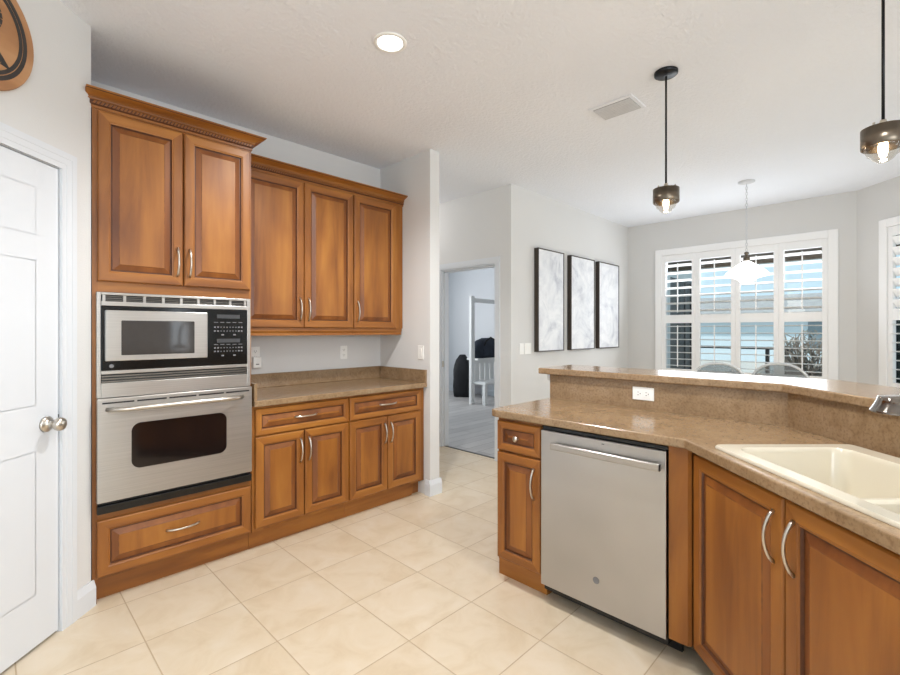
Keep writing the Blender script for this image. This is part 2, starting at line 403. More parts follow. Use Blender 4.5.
# ------------------------------------------------------------------ pantry door
d1 = thing('door_1', 'white six-panel pantry door in the angled wall', 'door', PW); d1['kind'] = 'structure'
DZ = -.03
b = MB(); x0, x1 = DR - DW_, DR
prof = [(0, 0, PAINTW), (.004, .0, PAINTW), (.010, -.018, PAINTW), (.024, -.018, PAINTW), (.054, -.002, PAINTW)]
cols = [(x0 + .11, x0 + .34), (x1 - .34, x1 - .11)]; rows = [(.229, .84), (1.032, 1.651), (1.757, 1.961)]
xs = [x0, cols[0][0], cols[0][1], cols[1][0], cols[1][1], x1]; ys = [.012, .229, .84, 1.032, 1.651, 1.757, 1.961, DT]
for i in range(5):
    for j in range(7):
        if i in (1, 3) and j in (1, 3, 5):
            b.rings(xs[i], xs[i + 1], ys[j], ys[j + 1], DZ + .03, prof)
        else:
            b.face([b.v(xs[i], ys[j], DZ + .03), b.v(xs[i + 1], ys[j], DZ + .03), b.v(xs[i + 1], ys[j + 1], DZ + .03), b.v(xs[i], ys[j + 1], DZ + .03)], PAINTW)
b.box(x0, x1, ys[0], DT, DZ - .01, DZ + .006, PAINTW)
bmesh.ops.remove_doubles(b.bm, verts=b.bm.verts, dist=1e-5)
b.box(x0, x0 + .002, ys[0], DT, DZ, DZ + .03, PAINTW); b.box(x1 - .002, x1, ys[0], DT, DZ, DZ + .0299, PAINTW)
b.build('door_leaf', d1)
kb = MB(); kx, ky = DR - .062, .945
kb.lathe([(.0, 0), (.034, 0), (.034, .006), (.028, .011), (.014, .013), (.012, .035), (.017, .042), (.027, .05), (.0295, .06), (.026, .071), (.014, .078), (0, .079)], NICKEL, (0, 0, 0), 28)
k = kb.build('door_knob', d1); k.location = (kx, ky, 0); k.data.materials[0] = NICKEL
k['label'] = 'round satin nickel door knob'
b = MB(); b.box(DR - .001, DR + .003, ky - .03, ky + .032, -.028, .001, BLACKM); b.build('latch_plate', d1)
b = MB(); b.box(DR - DW_ - .018, DR - DW_ - .004, 0, DT + .018, -.1, -.002, PAINTW); b.box(DR + .004, DR + .0195, 0, DT + .018, -.1, -.002, PAINTW); b.box(DR - DW_ - .018, DR + .018, DT + .004, DT + .018, -.1, -.002, PAINTW)
b.box(x0 - .0195, x1 + .0195, 0, DT + .0195, -.075, -.06, PAINTW); b.build('door_jamb_light_block', d1)  # full panel added behind the leaf, blocking light from the gap

# plaque on the pantry wall
PLC = (-.568, 2.500)
pl = thing('wooden_plaque', 'round wooden plaque with black ring and letter above the pantry door', 'plaque', PW)
PWOOD = wood('plaque_wood', True, (172, 124, 84), (190, 142, 98), (200, 154, 112)); PINK = plain('plaque_ink', srgb(58, 54, 52), .6, var=.1)
PR = .24
def disc_loop(r, z, n=64): return [(PLC[0] + r * math.cos(2 * PI * i / n), PLC[1] + r * math.sin(2 * PI * i / n), z) for i in range(n)]
MB().loft([disc_loop(PR, 0), disc_loop(PR, .014), disc_loop(PR - .004, .018)], PWOOD).build('plaque_board', pl)
for r0, r1 in ((.188, .204), (.170, .184)):
    b = MB(); b.loft([disc_loop(r0, .0182), disc_loop(r1, .0182), disc_loop(r1, .0198), disc_loop(r0, .0198), disc_loop(r0, .0182)], PINK, caps=(False, False)); b.build('ring', pl)
def strokes(b, pts, wd, z0, z1, m):
    for k in range(len(pts) - 1):
        (xa, ya), (xb, yb) = pts[k], pts[k + 1]; wa, wb = wd[k] / 2, wd[k + 1] / 2
        dx, dy = xb - xa, yb - ya; L = math.hypot(dx, dy); nx, ny = -dy / L, dx / L
        b.prism([(xa + nx * wa, ya + ny * wa), (xa - nx * wa, ya - ny * wa), (xb - nx * wb, yb - ny * wb), (xb + nx * wb, yb + ny * wb)], z0, z1, m)
b = MB(); X0, Y0 = PLC[0], PLC[1]
strokes(b, [(X0 - .06, Y0 - .12), (X0 - .06, Y0 + .12)], [.03, .03], .018, .0198, PINK)
arc = [(X0 - .06, Y0 + .12)] + [(X0 + .02 + .062 * math.cos(t), Y0 + .058 + .062 * math.sin(t)) for t in (PI / 2 - PI * i / 10 for i in range(11))] + [(X0 - .06, Y0 - .004)]
strokes(b, arc, [.014] + [.014 + .022 * math.sin(PI * i / 10) for i in range(11)] + [.014], .018, .0199, PINK)
strokes(b, [(X0 + .01, Y0 - .004), (X0 + .06, Y0 - .07), (X0 + .098, Y0 - .104), (X0 + .130, Y0 - .120)], [.02, .034, .03, .004], .018, .01985, PINK)
b.build('letter', pl)

# ------------------------------------------------------------------ cabinet helpers
def panel_front(name, parent, x0, x1, y0, y1, z, th=.020, st=.050):
    st = min(st, (y1 - y0) * .3, (x1 - x0) * .3); rp = min(.025, (y1 - y0 - 2 * st) * .3)
    b = MB()
    b.rings(x0, x1, y0, y1, z, [(0, 0, WOOD), (0, th - .006, WOOD), (.002, th - .003, WOOD), (.006, th, WOOD), (st - .006, th, WOOD), (st - .002, th - .003, WOOD),
        (st + .003, th - .004, WOOD), (st + .007, th - .0115, GLAZE), (st + .0115, th - .0115, GLAZE), (st + .011 + rp, th - .0030, WOODG), (st + .0150 + rp, th - .001, GLAZE2), (st + .016 + rp, th - .001, WOOD)], WOODH)
    return b.build(name, parent)
def pull(parent, x, y, z, L=.155, vertical=True, bow=.03, r=.0046):
    b = MB(); pts, rs = [], []
    for i in range(13):
        t = i / 12; a = (t - .5) * L; h = bow * math.sin(PI * t) ** .7 if 0 < t < 1 else 0
        pts.append((x, y + a, z + h) if vertical else (x + a, y, z + h)); rs.append(r * (1.35 - .35 * math.sin(PI * t)))
    b.tube(pts, rs, NICKEL, 10); return b.build('handle', parent)
def crown(name, parent, x0, x1, zb, y0, y1, left=None, right=None, rope=True):
    """sprung crown: local x along the run, y up, z out from the face (0); left/right = depth of the return"""
    h = y1 - y0
    prof = [(.0, 0, WOODH), (.006, 0, WOODH), (.006, .014 * h / .09, WOODH), (.012, .020 * h / .09, GLAZE), (.012, .040 * h / .09, GLAZE), (.019, .043 * h / .09, WOODH), (.020, .048 * h / .09, WOODH), (.016, .051 * h / .09, GLAZE), (.020, .058 * h / .09, WOODH),
            (.032, .066 * h / .09, WOODH), (.048, .073 * h / .09, WOODH), (.060, .078 * h / .09, WOODH), (.064, .082 * h / .09, GLAZE), (.068, .084 * h / .09, WOODH), (.068, h, WOODH), (.0, h, WOODH)]
    b = MB(); loops = []
    for o, v, m in prof:
        lo = min(o, .030)
        pts = []
        if left: pts += [(x0 - lo, y0 + v, -left)]
        pts += [(x0 - (lo if left else 0), y0 + v, o)]
        pts += [(x1 + (o if right else 0), y0 + v, o)]
        if right: pts += [(x1 + o, y0 + v, -right)]
        loops.append(pts)
    b.loft(loops, [p[2] for p in prof[1:]], close=False, caps=(False, False))
    ob = b.build(name, parent)
    if rope:
        b = MB(); n = int((x1 - x0) / .016)
        for i in range(n):
            xx = x0 + (i + .5) * (x1 - x0) / n; yy = y0 + .030 * h / .09; a = .0072
            b.prism([(xx - .0085, yy - a), (xx + .0005, yy - a), (xx + .0085, yy + a), (xx - .0005, yy + a)], .0118, .0175, WOODH)
        b.build('rope_bead', ob)
    return ob

# ------------------------------------------------------------------ tall oven cabinet
YF = 2.84
TX0, TX1 = .369, 1.142
tall = thing('oven_cabinet', 'tall honey maple cabinet housing the microwave and oven', 'cabinet', frame_matrix((0, YF, 0), (1, 0)))
b = MB(); zb = -.57
b.box(TX0, TX0 + .02, .0, 2.462, zb, -.002, WOOD); b.box(TX1 - .012, TX1, .115, 2.462, zb, 0, WOOD)
b.box(TX0, TX0 + .022, .115, 2.462, -.02, 0, WOOD)
b.box(TX0 + .022, TX1 - .012, 1.545, 1.600, -.02, 0, WOODH); b.box(TX0 + .022, TX1 - .012, 2.43, 2.462, -.02, 0, WOODH); b.box(TX0 + .022, TX1 - .012, .41, .442, -.02, 0, WOODH)
b.box(TX0 + .022, TX1 - .012, .115, .145, -.02, 0, WOODH)
b.box(TX0 + .02, TX1 - .012, 2.44, 2.462, zb, -.02, WOOD); b.box(TX0 + .02, TX1 - .012, 1.55, 1.57, zb, -.02, WOOD); b.box(TX0 + .02, TX1 - .012, .12, .14, zb, -.02, WOOD)
b.box(TX0 + .02, TX1 - .012, .14, 2.44, zb, zb + .01, WOOD); b.box(.757, .779, 1.6, 2.43, -.02, 0, WOOD)
b.build('carcass', tall)
MB().box(TX0, TX1 + .002, .0, .115, -.075, -.048, WOODH).build('toe_kick', tall)
dl = panel_front('door', tall, .389, .765, 1.597, 2.438, .0005); pull(dl, .738, 1.725, .0205)
dr = panel_front('door', tall, .771, 1.131, 1.597, 2.438, .0005); pull(dr, .798, 1.725, .0205)
dw = panel_front('drawer', tall, .386, 1.134, .132, .412, .0005, st=.05); pull(dw, .765, .278, .0205, .16, False)
crown('crown_molding', tall, TX0, TX1, 0, 2.450, 2.528, left=.02, right=.19)

# microwave
M0, M1 = .384, 1.131
mw = thing('microwave', 'built-in stainless microwave above the wall oven', 'microwave', frame_matrix((0, YF, 0), (1, 0)))
b = MB(); T = .020
b.box(M0, M0 + .018, 1.018, 1.543, .001, T, STEEL2); b.box(M1 - .02, M1, 1.018, 1.543, .001, T, STEEL2)
b.box(M0 + .018, M1 - .02, 1.530, 1.543, .001, T, STEEL2); b.box(M0 + .018, M1 - .02, 1.476, 1.498, .001, T + .004, STEEL2)
b.box(M0 + .018, M1 - .02, 1.135, 1.152, .001, T + .004, STEEL2); b.box(M0 + .018, M1 - .02, 1.018, 1.090, .001, T + .002, STEEL2)
b.box(M0 + .018, M1 - .02, 1.02, 1.53, -.45, .003, BLACKM)
b.build('trim_frame', mw, bevel=.002)
b = MB(); xs0, xs1 = M0 + .03, M1 - .03; n = 8; st = (xs1 - xs0) / n
for i in range(n):
    for j in range(3): b.box(xs0 + i * st + .006, xs0 + (i + 1) * st - .006, 1.5030 + j * .0095, 1.5066 + j * .0095, .003, .012, SLAT)
for i in range(n + 1): b.box(xs0 + i * st - .006, xs0 + i * st + .006, 1.498, 1.530, .003, T - .003, STEEL2)
b.build('top_vent', mw)
b = MB()
for j in range(4): b.box(M0 + .02, M1 - .022, 1.093 + j * .0135, 1.1005 + j * .0135, .003, T, SLAT)
b.build('bottom_vent', mw)
b = MB(); b.box(M0 + .018, M1 - .02, 1.152, 1.476, .003, T + .006, BLACK); face_ = b.build('front_panel', mw, bevel=.003); face_['label'] = 'glossy black front'
DL, DRR = .416, .884
b = MB(); b.box(DL, DRR, 1.200, 1.454, T + .006, T + .022, STEEL2); mdoor = b.build('door', mw, bevel=.004)
b = MB(); b.loft([[(x, y, T + .0221) for x, y in rrect(.481, .816, 1.228, 1.403, .004, 2)], [(x, y, T + .0232) for x, y in rrect(.482, .815, 1.229, 1.402, .004, 2)]], MWGLASS); b.build('window', mdoor)
b = MB(); b.box(.894, M1 - .030, 1.19, 1.462, T + .006, T + .009, BLACK); cp = b.build('control_panel', mw)
for y in (1.434, 1.294): MB().box(.937, 1.065, y - .011, y + .011, T + .009, T + .0098, GREYDISP).build('display', cp)
mark = lambda x, y, a, c: MB().box(x - a, x + a, y - c, y + c, T + .009, T + .0096, GREYMARK).build('button_mark', cp)
for y0 in (1.372, 1.350, 1.253, 1.233):
    for i in range(10): mark(.926 + i * .0166, y0, .0046 if i in (0, 1, 8, 9) else .0026, .0042 if i in (0, 1, 8, 9) else .003)
for y0 in (1.400, 1.272):
    for i in range(5): mark(.932 + i * .034, y0, .011, .0016)
for y0 in (1.328, 1.208):
    for xx in (.968, 1.034): mark(xx, y0, .007, .004)
b = MB(); b.lathe([(0, .0), (.010, 0), (.010, .002), (.0085, .0025), (0, .0025)], GREYMARK, (0, 0, 0), 20); k = b.build('badge', mw); k.location = (.443, 1.175, T + .0061); k['label'] = 'small round grey maker emblem'

# wall oven
ov = thing('built_in_oven', 'stainless wall oven with dark window under the microwave', 'oven', frame_matrix((0, YF, 0), (1, 0)))
O0, O1 = .383, 1.136
MB().box(O0 + .012, O1 - .016, .45, 1.0155, -.5, .004, BLACKM).build('oven_body', ov)
b = MB(); b.box(O0, O1 - .004, .503, 1.016, .006, .040, STEEL); od = b.build('door', ov, bevel=.004)
b = MB(); n = 5; st = (O1 - O0 - .03) / n
for i in range(n): b.box(O0 + .015 + i * st + .006, O0 + .015 + (i + 1) * st - .006, .989, .997, .0395, .0406, BLACKM)
b.build('vent_slots', od)
b = MB(); L0 = [(x, y) for x, y in rrect(.524, .986, .647, .880, .042, 8)]
b.loft([[(x, y, .0401) for x, y in L0], [(x, y, .0412) for x, y in L0]], GLASSDK); b.build('window', od)
b = MB(); hp = []
for i in range(17):
    t = i / 16; hp.append((.423 + t * .653, .961, .040 + .045 * min(1, math.sin(PI * t) * 3.2) ** .8 if 0 < t < 1 else .040))
b.tube(hp, .0115, NICKEL, 12); b.build('handle', od)
b = MB(); b.box(O0 + .002, O1 - .002, .446, .488, .003, .034, BLACK); b.box(O0 + .004, O1 - .004, .488, .503, .003, .022, BLACKM); k = b.build('bottom_trim', ov, bevel=.004); k['label'] = 'black trim strip'
MB().box(O0 + .012, O1 - .016, 1.0165, 1.0175, .001, .008, BLACKM).build('top_gap', ov)

# ------------------------------------------------------------------ upper cabinets
UYF = 3.114
def upper(label, x0, x1, doors, fill_to=None, right=None):
    t = thing('upper_cabinet', label, 'cabinet', frame_matrix((0, UYF, 0), (1, 0)), group='maple wall cabinets')
    xe = fill_to or x1
    b = MB(); b.box(x0, xe, 1.372, 2.45, -.33, -.02, WOOD); b.box(x0, xe, 1.372, 2.45, -.02, 0, WOOD)
    b.build('carcass', t)
    for (a, c, hx) in doors:
        d = panel_front('door', t, a, c, 1.374, 2.428, .0005); pull(d, hx, 1.506, .0205, .165)
    b = MB(); b.loft([[(x, 1.372, .003), (x, 1.350, .003), (x, 1.335, -.006), (x, 1.318, -.006), (x, 1.318, -.024), (x, 1.372, -.024)] for x in (x0, xe - (.012 if right else 0))], WOODH)
    if right: b.box(xe - .03, xe - .012, 1.318, 1.372, -.32, -.024, WOOD)
    b.build('light_rail', t)
    crown('crown_molding', t, x0 - .0009, xe + .0009, 0, 2.432, 2.515, right=.012 if right else None)
    return t
upper('two-door maple wall cabinet next to the tall oven cabinet', 1.146, 2.049, [(1.178, 1.625, 1.594), (1.630, 2.046, 1.660)])
upper('single-door maple wall cabinet at the wing wall', 2.051, 2.44, [(2.054, 2.474, 2.084)], 2.558, True)

# ------------------------------------------------------------------ base cabinets on the back wall
CT = .925
def base(label, x0, x1, split, dl, drr, right=0):
    t = thing('base_cabinet', label, 'cabinet', frame_matrix((0, YF, 0), (1, 0)), group='maple base cabinets')
    b = MB(); b.box(x0, x1, .115, .884, -.57, -.001, WOOD); b.box(x0, x1, 0, .115, -.57, -.07, WOOD)
    b.box(x0, x1 - right * 0, .115, .884, -.001, 0, WOOD)
    b.build('carcass', t)
    MB().box(x0, x1 - (.09 if right else 0), 0, .115, -.068, -.048, WOODH).build('toe_kick', t)
    d = panel_front('drawer', t, dl, drr, .706, .870, .0005, st=.036); pull(d, (dl + drr) / 2, .793, .0205, .16, False)
    d = panel_front('door', t, dl, split - .003, .136, .696, .0005); pull(d, split - .030, .57, .0205)
    d = panel_front('door', t, split + .003, drr, .136, .696, .0005); pull(d, split + .030, .57, .0205)
    return t
base('maple base cabinet with drawer and two doors beside the oven', 1.146, 1.828, 1.486, 1.163, 1.822)
base('maple base cabinet with drawer and two doors at the wing wall', 1.830, 2.559, 2.172, 1.836, 2.512, 1)
ct = thing('countertop', 'tan stone-look countertop on the base cabinets below the wall cabinets', 'countertop', loc=(1.146, 2.795, .887))
def wpart(bm_, name, parent, **k):       # mesh given in world coordinates, parented under an unrotated thing
    o = bm_.build(name, None, **k); o.parent = parent; o.matrix_parent_inverse = parent.matrix_world.inverted() if parent.matrix_world != Matrix() else Matrix.Translation(-parent.location)
    return o
bpy.context.view_layer.update()
wpart(MB().box(1.146, 2.560, 2.795, 3.438, .887, CT, STONE), 'worktop', ct, bevel=.006, seg=3)
wpart(MB().box(1.166, 2.542, 3.420, 3.438, CT, 1.03, STONE), 'backsplash', ct, bevel=.003)
wpart(MB().box(2.542, 2.560, 2.80, 3.438, CT, 1.03, STONE), 'side_splash', ct, bevel=.003)
wpart(MB().box(1.146, 1.164, 2.80, 3.438, CT, 1.03, STONE), 'side_splash', ct, bevel=.003)

# ------------------------------------------------------------------ peninsula: d = offset from the counter front edge
def P(d, yl=1.615, tl=1.25):
    return [(1.93 + d, yl), (1.93 + d, .616 - .41421 * d), (1.93 - tl + S2 * d, .616 - tl - S2 * d)]
def strip(d0, d1, yl=1.615, tl=1.25, yl1=None): return P(d0, yl, tl) + list(reversed(P(d1, yl1 or yl, tl)))
SF = frame_matrix((1.93, .616, 0), (-1, -1))       # sink run: u from the front kink, local z = -d
def sw(u, d): return (1.93 - S2 * u + S2 * d, .616 - S2 * u - S2 * d)
PF = frame_matrix((1.97, 0, 0), (0, -1))           # dishwasher run face: u = -Y, z = towards the kitchen
# narrow cabinet
nc = thing('narrow_cabinet', 'narrow maple cabinet left of the dishwasher', 'cabinet', PF)
b = MB(); b.box(-1.576, -1.299, .115, .884, -.53, 0, WOOD); b.box(-1.572, -1.299, 0, .115, -.53, -.06, WOOD); b.build('carcass', nc)
MB().box(-1.612, -1.30, 0, .115, -.062, -.05, WOODH).build('toe_kick', nc)
d = panel_front('drawer', nc, -1.572, -1.297, .712, .868, .0005, st=.036)
kb = MB(); kb.lathe([(0, 0), (.008, 0), (.0065, .008), (.007, .013), (.0145, .018), (.0155, .024), (.011, .029), (0, .0305)], NICKEL, n=20); k = kb.build('knob', d); k.location = (-1.435, .79, .0205)
d = panel_front('door', nc, -1.572, -1.297, .130, .700, .0005, st=.046); pull(d, -1.335, .575, .0205)
# dishwasher
dw = thing('dishwasher', 'stainless dishwasher with bar handle under the peninsula counter', 'dishwasher', PF)
MB().box(-1.286, -.692, .06, .872, -.56, -.004, BLACKM).build('tub', dw)
b = MB(); b.box(-1.289, -.690, .094, .860, -.002, .026, DWSTEEL); dd = b.build('door', dw, bevel=.004)
b = MB(); b.box(-1.287, -.691, .862, .8765, -.03, .008, BLACK); k = b.build('control_strip', dw); k['label'] = 'black control strip'
b = MB(); b.box(-1.215, -.705, .780, .812, .046, .062, STEEL)
for x in (-1.215, -.725): b.box(x, x + .02, .784, .808, .026, .05, STEEL)
hd = b.build('handle', dd, bevel=.005, seg=3)
b = MB(); b.box(-.7055, -.7035, .783, .809, .047, .0615, BLACKM); k = b.build('handle_end_cap', hd); k['label'] = 'dark end cap'
b = MB(); b.lathe([(0, 0), (.0155, 0), (.0155, .0014), (.0135, .002), (.0125, .0014), (0, .0014)], GREYMARK, n=28); k = b.build('badge', dd); k.location = (-.994, .222, .0261); k['label'] = 'round grey maker emblem'
b = MB(); b.box(-.968, -.955, .842, .845, .026, .0265, BLACKM); b.build('indicator', dd)
MB().box(-1.29, -.665, 0, .09, -.105, -.09, BLACKM).build('toe_kick', dw)
# sink cabinet with the corner filler
skc = thing('sink_cabinet', 'maple sink cabinet with two doors set at an angle', 'cabinet', SF)
bpy.context.view_layer.update()
def spart(bm_, name, parent, M=None, **k):      # mesh in world coordinates under a thing with a rotated frame
    me_o = bm_.build(name, None, **k); me_o.data.transform((M or parent.matrix_world).inverted()); me_o.parent = parent; return me_o
q = P(.04, .685)
b = MB(); b.box(.036, 1.2, .100, .72, -.078, -.058, WOOD)
b.box(.036, 1.2, .72, .884, -.078, -.058, WOODH); b.box(1.18, 1.2, .1, .884, -.57, -.078, WOOD); b.box(.06, 1.2, .1, .12, -.57, -.078, WOOD)
b.build('carcass', skc)
b = MB(); fp = [(1.957, .684), (1.957, .612), (1.966, .600), (1.995, .600), (1.995, .684)]
b.prism(fp, .10, .884, WOOD); spart(b, 'corner_filler', skc)
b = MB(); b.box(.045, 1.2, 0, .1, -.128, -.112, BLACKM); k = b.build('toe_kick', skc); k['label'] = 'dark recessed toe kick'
DFZ = -.0575
# sink doors: left edge at the corner, split 0.25 m further
us = lambda X, Y: ((1.93 - X) + (.616 - Y)) * S2
u_l, u_s = us(1.965, .599) + .004, us(1.616, .25)
d = panel_front('door', skc, u_l, u_s - .003, .098, .866, DFZ, st=.052); pull(d, u_s - .04, .742, DFZ + .02, .155)
d = panel_front('door', skc, u_s + .003, u_s + .46, .098, .866, DFZ, st=.052); pull(d, u_s + .04, .742, DFZ + .02, .155)

# countertop with sink cut-out
SU0, SU1, SD0, SD1 = .125, .965, .045, .545
pc = thing('peninsula_countertop', 'tan stone-look peninsula counter holding the almond sink', 'countertop', loc=(1.93, .616, .887))
bpy.context.view_layer.update()
front = P(0); backp = P(.588)
outer = [(1.975, 1.615), (1.943, 1.602), (1.93, 1.570)] + front[1:] + list(reversed(backp))
hole = [sw(SU0 + .02, SD0 + .02), sw(SU1 - .02, SD0 + .02), sw(SU1 - .02, SD1 - .02), sw(SU0 + .02, SD1 - .02)]
spart(MB().fill([outer, hole], .887, CT, STONE), 'worktop', pc, bevel=.006, seg=3)
spart(MB().prism(strip(.588, .606, 1.600), CT - .03, 1.077, STONE), 'backsplash', pc)
kw = MB().prism(strip(.607, .700, 1.602), 0, 1.077, WALL).build('wall_bar'); struct(kw, 'white painted half wall carrying the raised bar', 'wall')
k = MB().prism([(2.515, 1.603), (2.65, 1.603), (2.65, 1.622), (2.515, 1.622)], 1.035, 1.076, PAINTW).build('trim_5', bevel=.006); struct(k, 'white moulding under the end of the bar top', 'trim')
bt = MB().prism(strip(.555, .952, 1.668), 1.0775, 1.115, STONE).build('raised_counter', bevel=.007, seg=3)
tag(bt, 'raised tan stone-look bar top above the peninsula counter', 'bar top')

# sink
sk = thing('kitchen_sink', 'almond double-bowl drop-in sink in the peninsula counter', 'sink', Matrix(((-S2, S2, 0, 1.93), (-S2, -S2, 0, .616), (0, 0, 1, CT), (0, 0, 0, 1))))
flip = lambda lp: lp                       # local x = u along the run, local y = d away from the kitchen, z up (mirrored frame avoided below)
sk.matrix_world = Matrix(((-S2, -S2, 0, 1.93), (-S2, S2, 0, .616), (0, 0, 1, CT), (0, 0, 0, 1)))   # x = u, y = -d
bw = [(SU0 + .045, SU1 - .045, SD0 + .045, SD1 - .07)]
O = [(x, -y) for x, y in rrect(SU0, SU1, SD0, SD1, .022)]
I = [[(x, -y) for x, y in rrect(a, c, e, g, .055)] for a, c, e, g in bw]
b = MB(); b.fill([O] + I, .011, .011, ALMOND)
O2 = [(x, -y) for x, y in rrect(SU0 - .005, SU1 + .005, SD0 - .005, SD1 + .005, .026)]
b.loft([[(x, y, .0005) for x, y in O2], [(x, y, .006) for x, y in O2], [(x, y, .011) for x, y in O]], ALMOND, caps=(False, False), smooth=True)
b.build('rim', sk)
for a, c, e, g in bw:
    b = MB(); R = lambda i, r, z: [(x, -y, z) for x, y in rrect(a + i, c - i, e + i, g - i, max(r, .01))]
    b.loft([R(0, .055, .011), R(.004, .053, .006), R(.008, .05, -.01), R(.018, .045, -.13), R(.03, .05, -.165), R(.06, .05, -.178)], ALMOND, caps=(False, True), smooth=True)
    bo = b.build('basin', sk)
    for dx in (-.2, .2):
        b = MB(); b.lathe([(0, 0), (.03, 0), (.042, .002), (.044, .0005)], NICKEL, ((a + c) / 2 + dx, -(e + g) / 2, -.1775), 24); b.build('drain', bo)
    b = MB(); y0, y1 = -(g - .012), -(e + .012)
    b.loft([[(.555, y, -.178), (.585, y, -.06), (.59, y, -.022), (.597, y, -.014), (.613, y, -.014), (.62, y, -.022), (.625, y, -.06), (.655, y, -.178)] for y in (y0, y1)], ALMOND); b.build('divider', sk, bevel=.004)
# faucet, only its flared spray head reaches into view at the right edge
fx, fy = sw(.757, .126); bx, by = sw(.755, .50)
ft = thing('faucet', 'brushed steel faucet with flared head at the right edge above the sink', 'faucet', loc=(bx, by, CT + .011))
bpy.context.view_layer.update()
FST = steel('faucet_steel', (150, 144, 138), .12, (90, 90, 1))
b = MB(); b.lathe([(.0, .006), (.018, .006), (.06, .002), (.070, .0), (.0705, .0015), (.069, .004), (.065, .011), (.061, .019), (.0575, .027), (.0555, .035), (.053, .0365), (.02, .038), (.013, .05), (.0125, .06)], FST, (fx, fy, 1.162), 48)
spart(b, 'spray_head', ft)
pts = [(fx, fy, 1.225)]
for i in range(13):
    t = PI * i / 12; m_ = ((fx + bx) / 2, (fy + by) / 2)
    pts.append((m_[0] + (fx - bx) / 2 * math.cos(t), m_[1] + (fy - by) / 2 * math.cos(t), 1.30 + .16 * math.sin(t)))
pts.append((bx, by, CT + .03)); spart(MB().tube(pts, .0125, FST, 14), 'spout', ft)
spart(MB().lathe([(0, .0), (.03, 0), (.03, .01), (.021, .02), (.019, .09), (.015, .1)], FST, (bx, by, CT + .0115), 24, caps=(False, False)), 'faucet_base', ft)

# ------------------------------------------------------------------ outlets and switches
def plate(name, label, cat, M, u, v, wd=.07, hh=.115, kind='outlet', rot=False, group=None):
    MM = M @ Matrix.Translation((u, v, 0))
    if rot: MM = MM @ Matrix.Rotation(PI / 2, 4, 'Z')
    t = thing(name, label, cat, MM, group=group or {'outlet': 'white outlets', 'switch': 'white light switches'}[cat])
    MB().box(-wd / 2, wd / 2, -hh / 2, hh / 2, .0003, .006, PLASTIC).build('cover_plate', t, bevel=.002)
    if kind == 'outlet':
        for s in (-1, 1):
            b = MB(); b.box(-.017, .017, s * .022 - .014, s * .022 + .014, .006, .0075, PLASTIC); r = b.build('socket', t)
            b = MB(); b.box(-.009, -.006, s * .022 - .001, s * .022 + .008, .0075, .0079, PLASTICG); b.box(.006, .009, s * .022 - .001, s * .022 + .008, .0075, .0079, PLASTICG); b.box(-.003, .003, s * .022 - .01, s * .022 - .005, .0075, .0079, PLASTICG)
            b.build('slots', r)
    elif kind == 'switch':
        n = max(1, round((wd - .02) / .046))
        for i in range(n):
            cx = (i - (n - 1) / 2) * .046
            b = MB(); b.loft([[(cx - .0165, -.033, .006), (cx + .0165, -.033, .006), (cx + .0165, .033, .006), (cx - .0165, .033, .006)], [(cx - .0165, -.033, .007), (cx + .0165, -.033, .007), (cx + .0165, .033, .0105), (cx - .0165, .033, .0105)]], PLASTIC); b.build('rocker', t)
    return t
BKF = frame_matrix((0, 3.44, 0), (1, 0))
plate('wall_outlet', 'white wall outlet above the counter near the wing wall', 'outlet', BKF, 2.171, 1.166)
t = plate('wall_outlet', 'white wall outlet with a plug-in device beside the oven cabinet', 'outlet', BKF, 1.412, 1.175)
pg = thing('plug_in_device', 'white plug-in device in the outlet beside the oven cabinet', 'adapter', BKF @ Matrix.Translation((1.414, 1.12, .0082)))
MB().box(-.03, .03, -.045, .038, 0, .035, PLASTIC).build('device_body', pg, bevel=.006)
MB().box(-.012, .012, -.02, -.012, .035, .036, PLASTICG).build('indicator_strip', pg)
plate('light_switch', 'white light switch on the wing wall', 'switch', frame_matrix((2.562, 0, 0), (0, -1)), -2.875, 1.172, kind='switch')
BSF = frame_matrix((2.518, 0, 0), (0, -1))
plate('bar_outlet', 'white sideways outlet on the bar backsplash', 'outlet', BSF, -1.012, 1.009, rot=True)
PCF = frame_matrix((0, 2.837, 0), (1, 0))
plate('light_switch', 'narrow white switch plate nearest the doorway', 'switch', PCF, 3.925, 1.165, kind='switch')
plate('light_switch', 'wide white switch plate beside the first framed picture', 'switch', PCF, 4.035, 1.165, wd=.115, kind='switch')

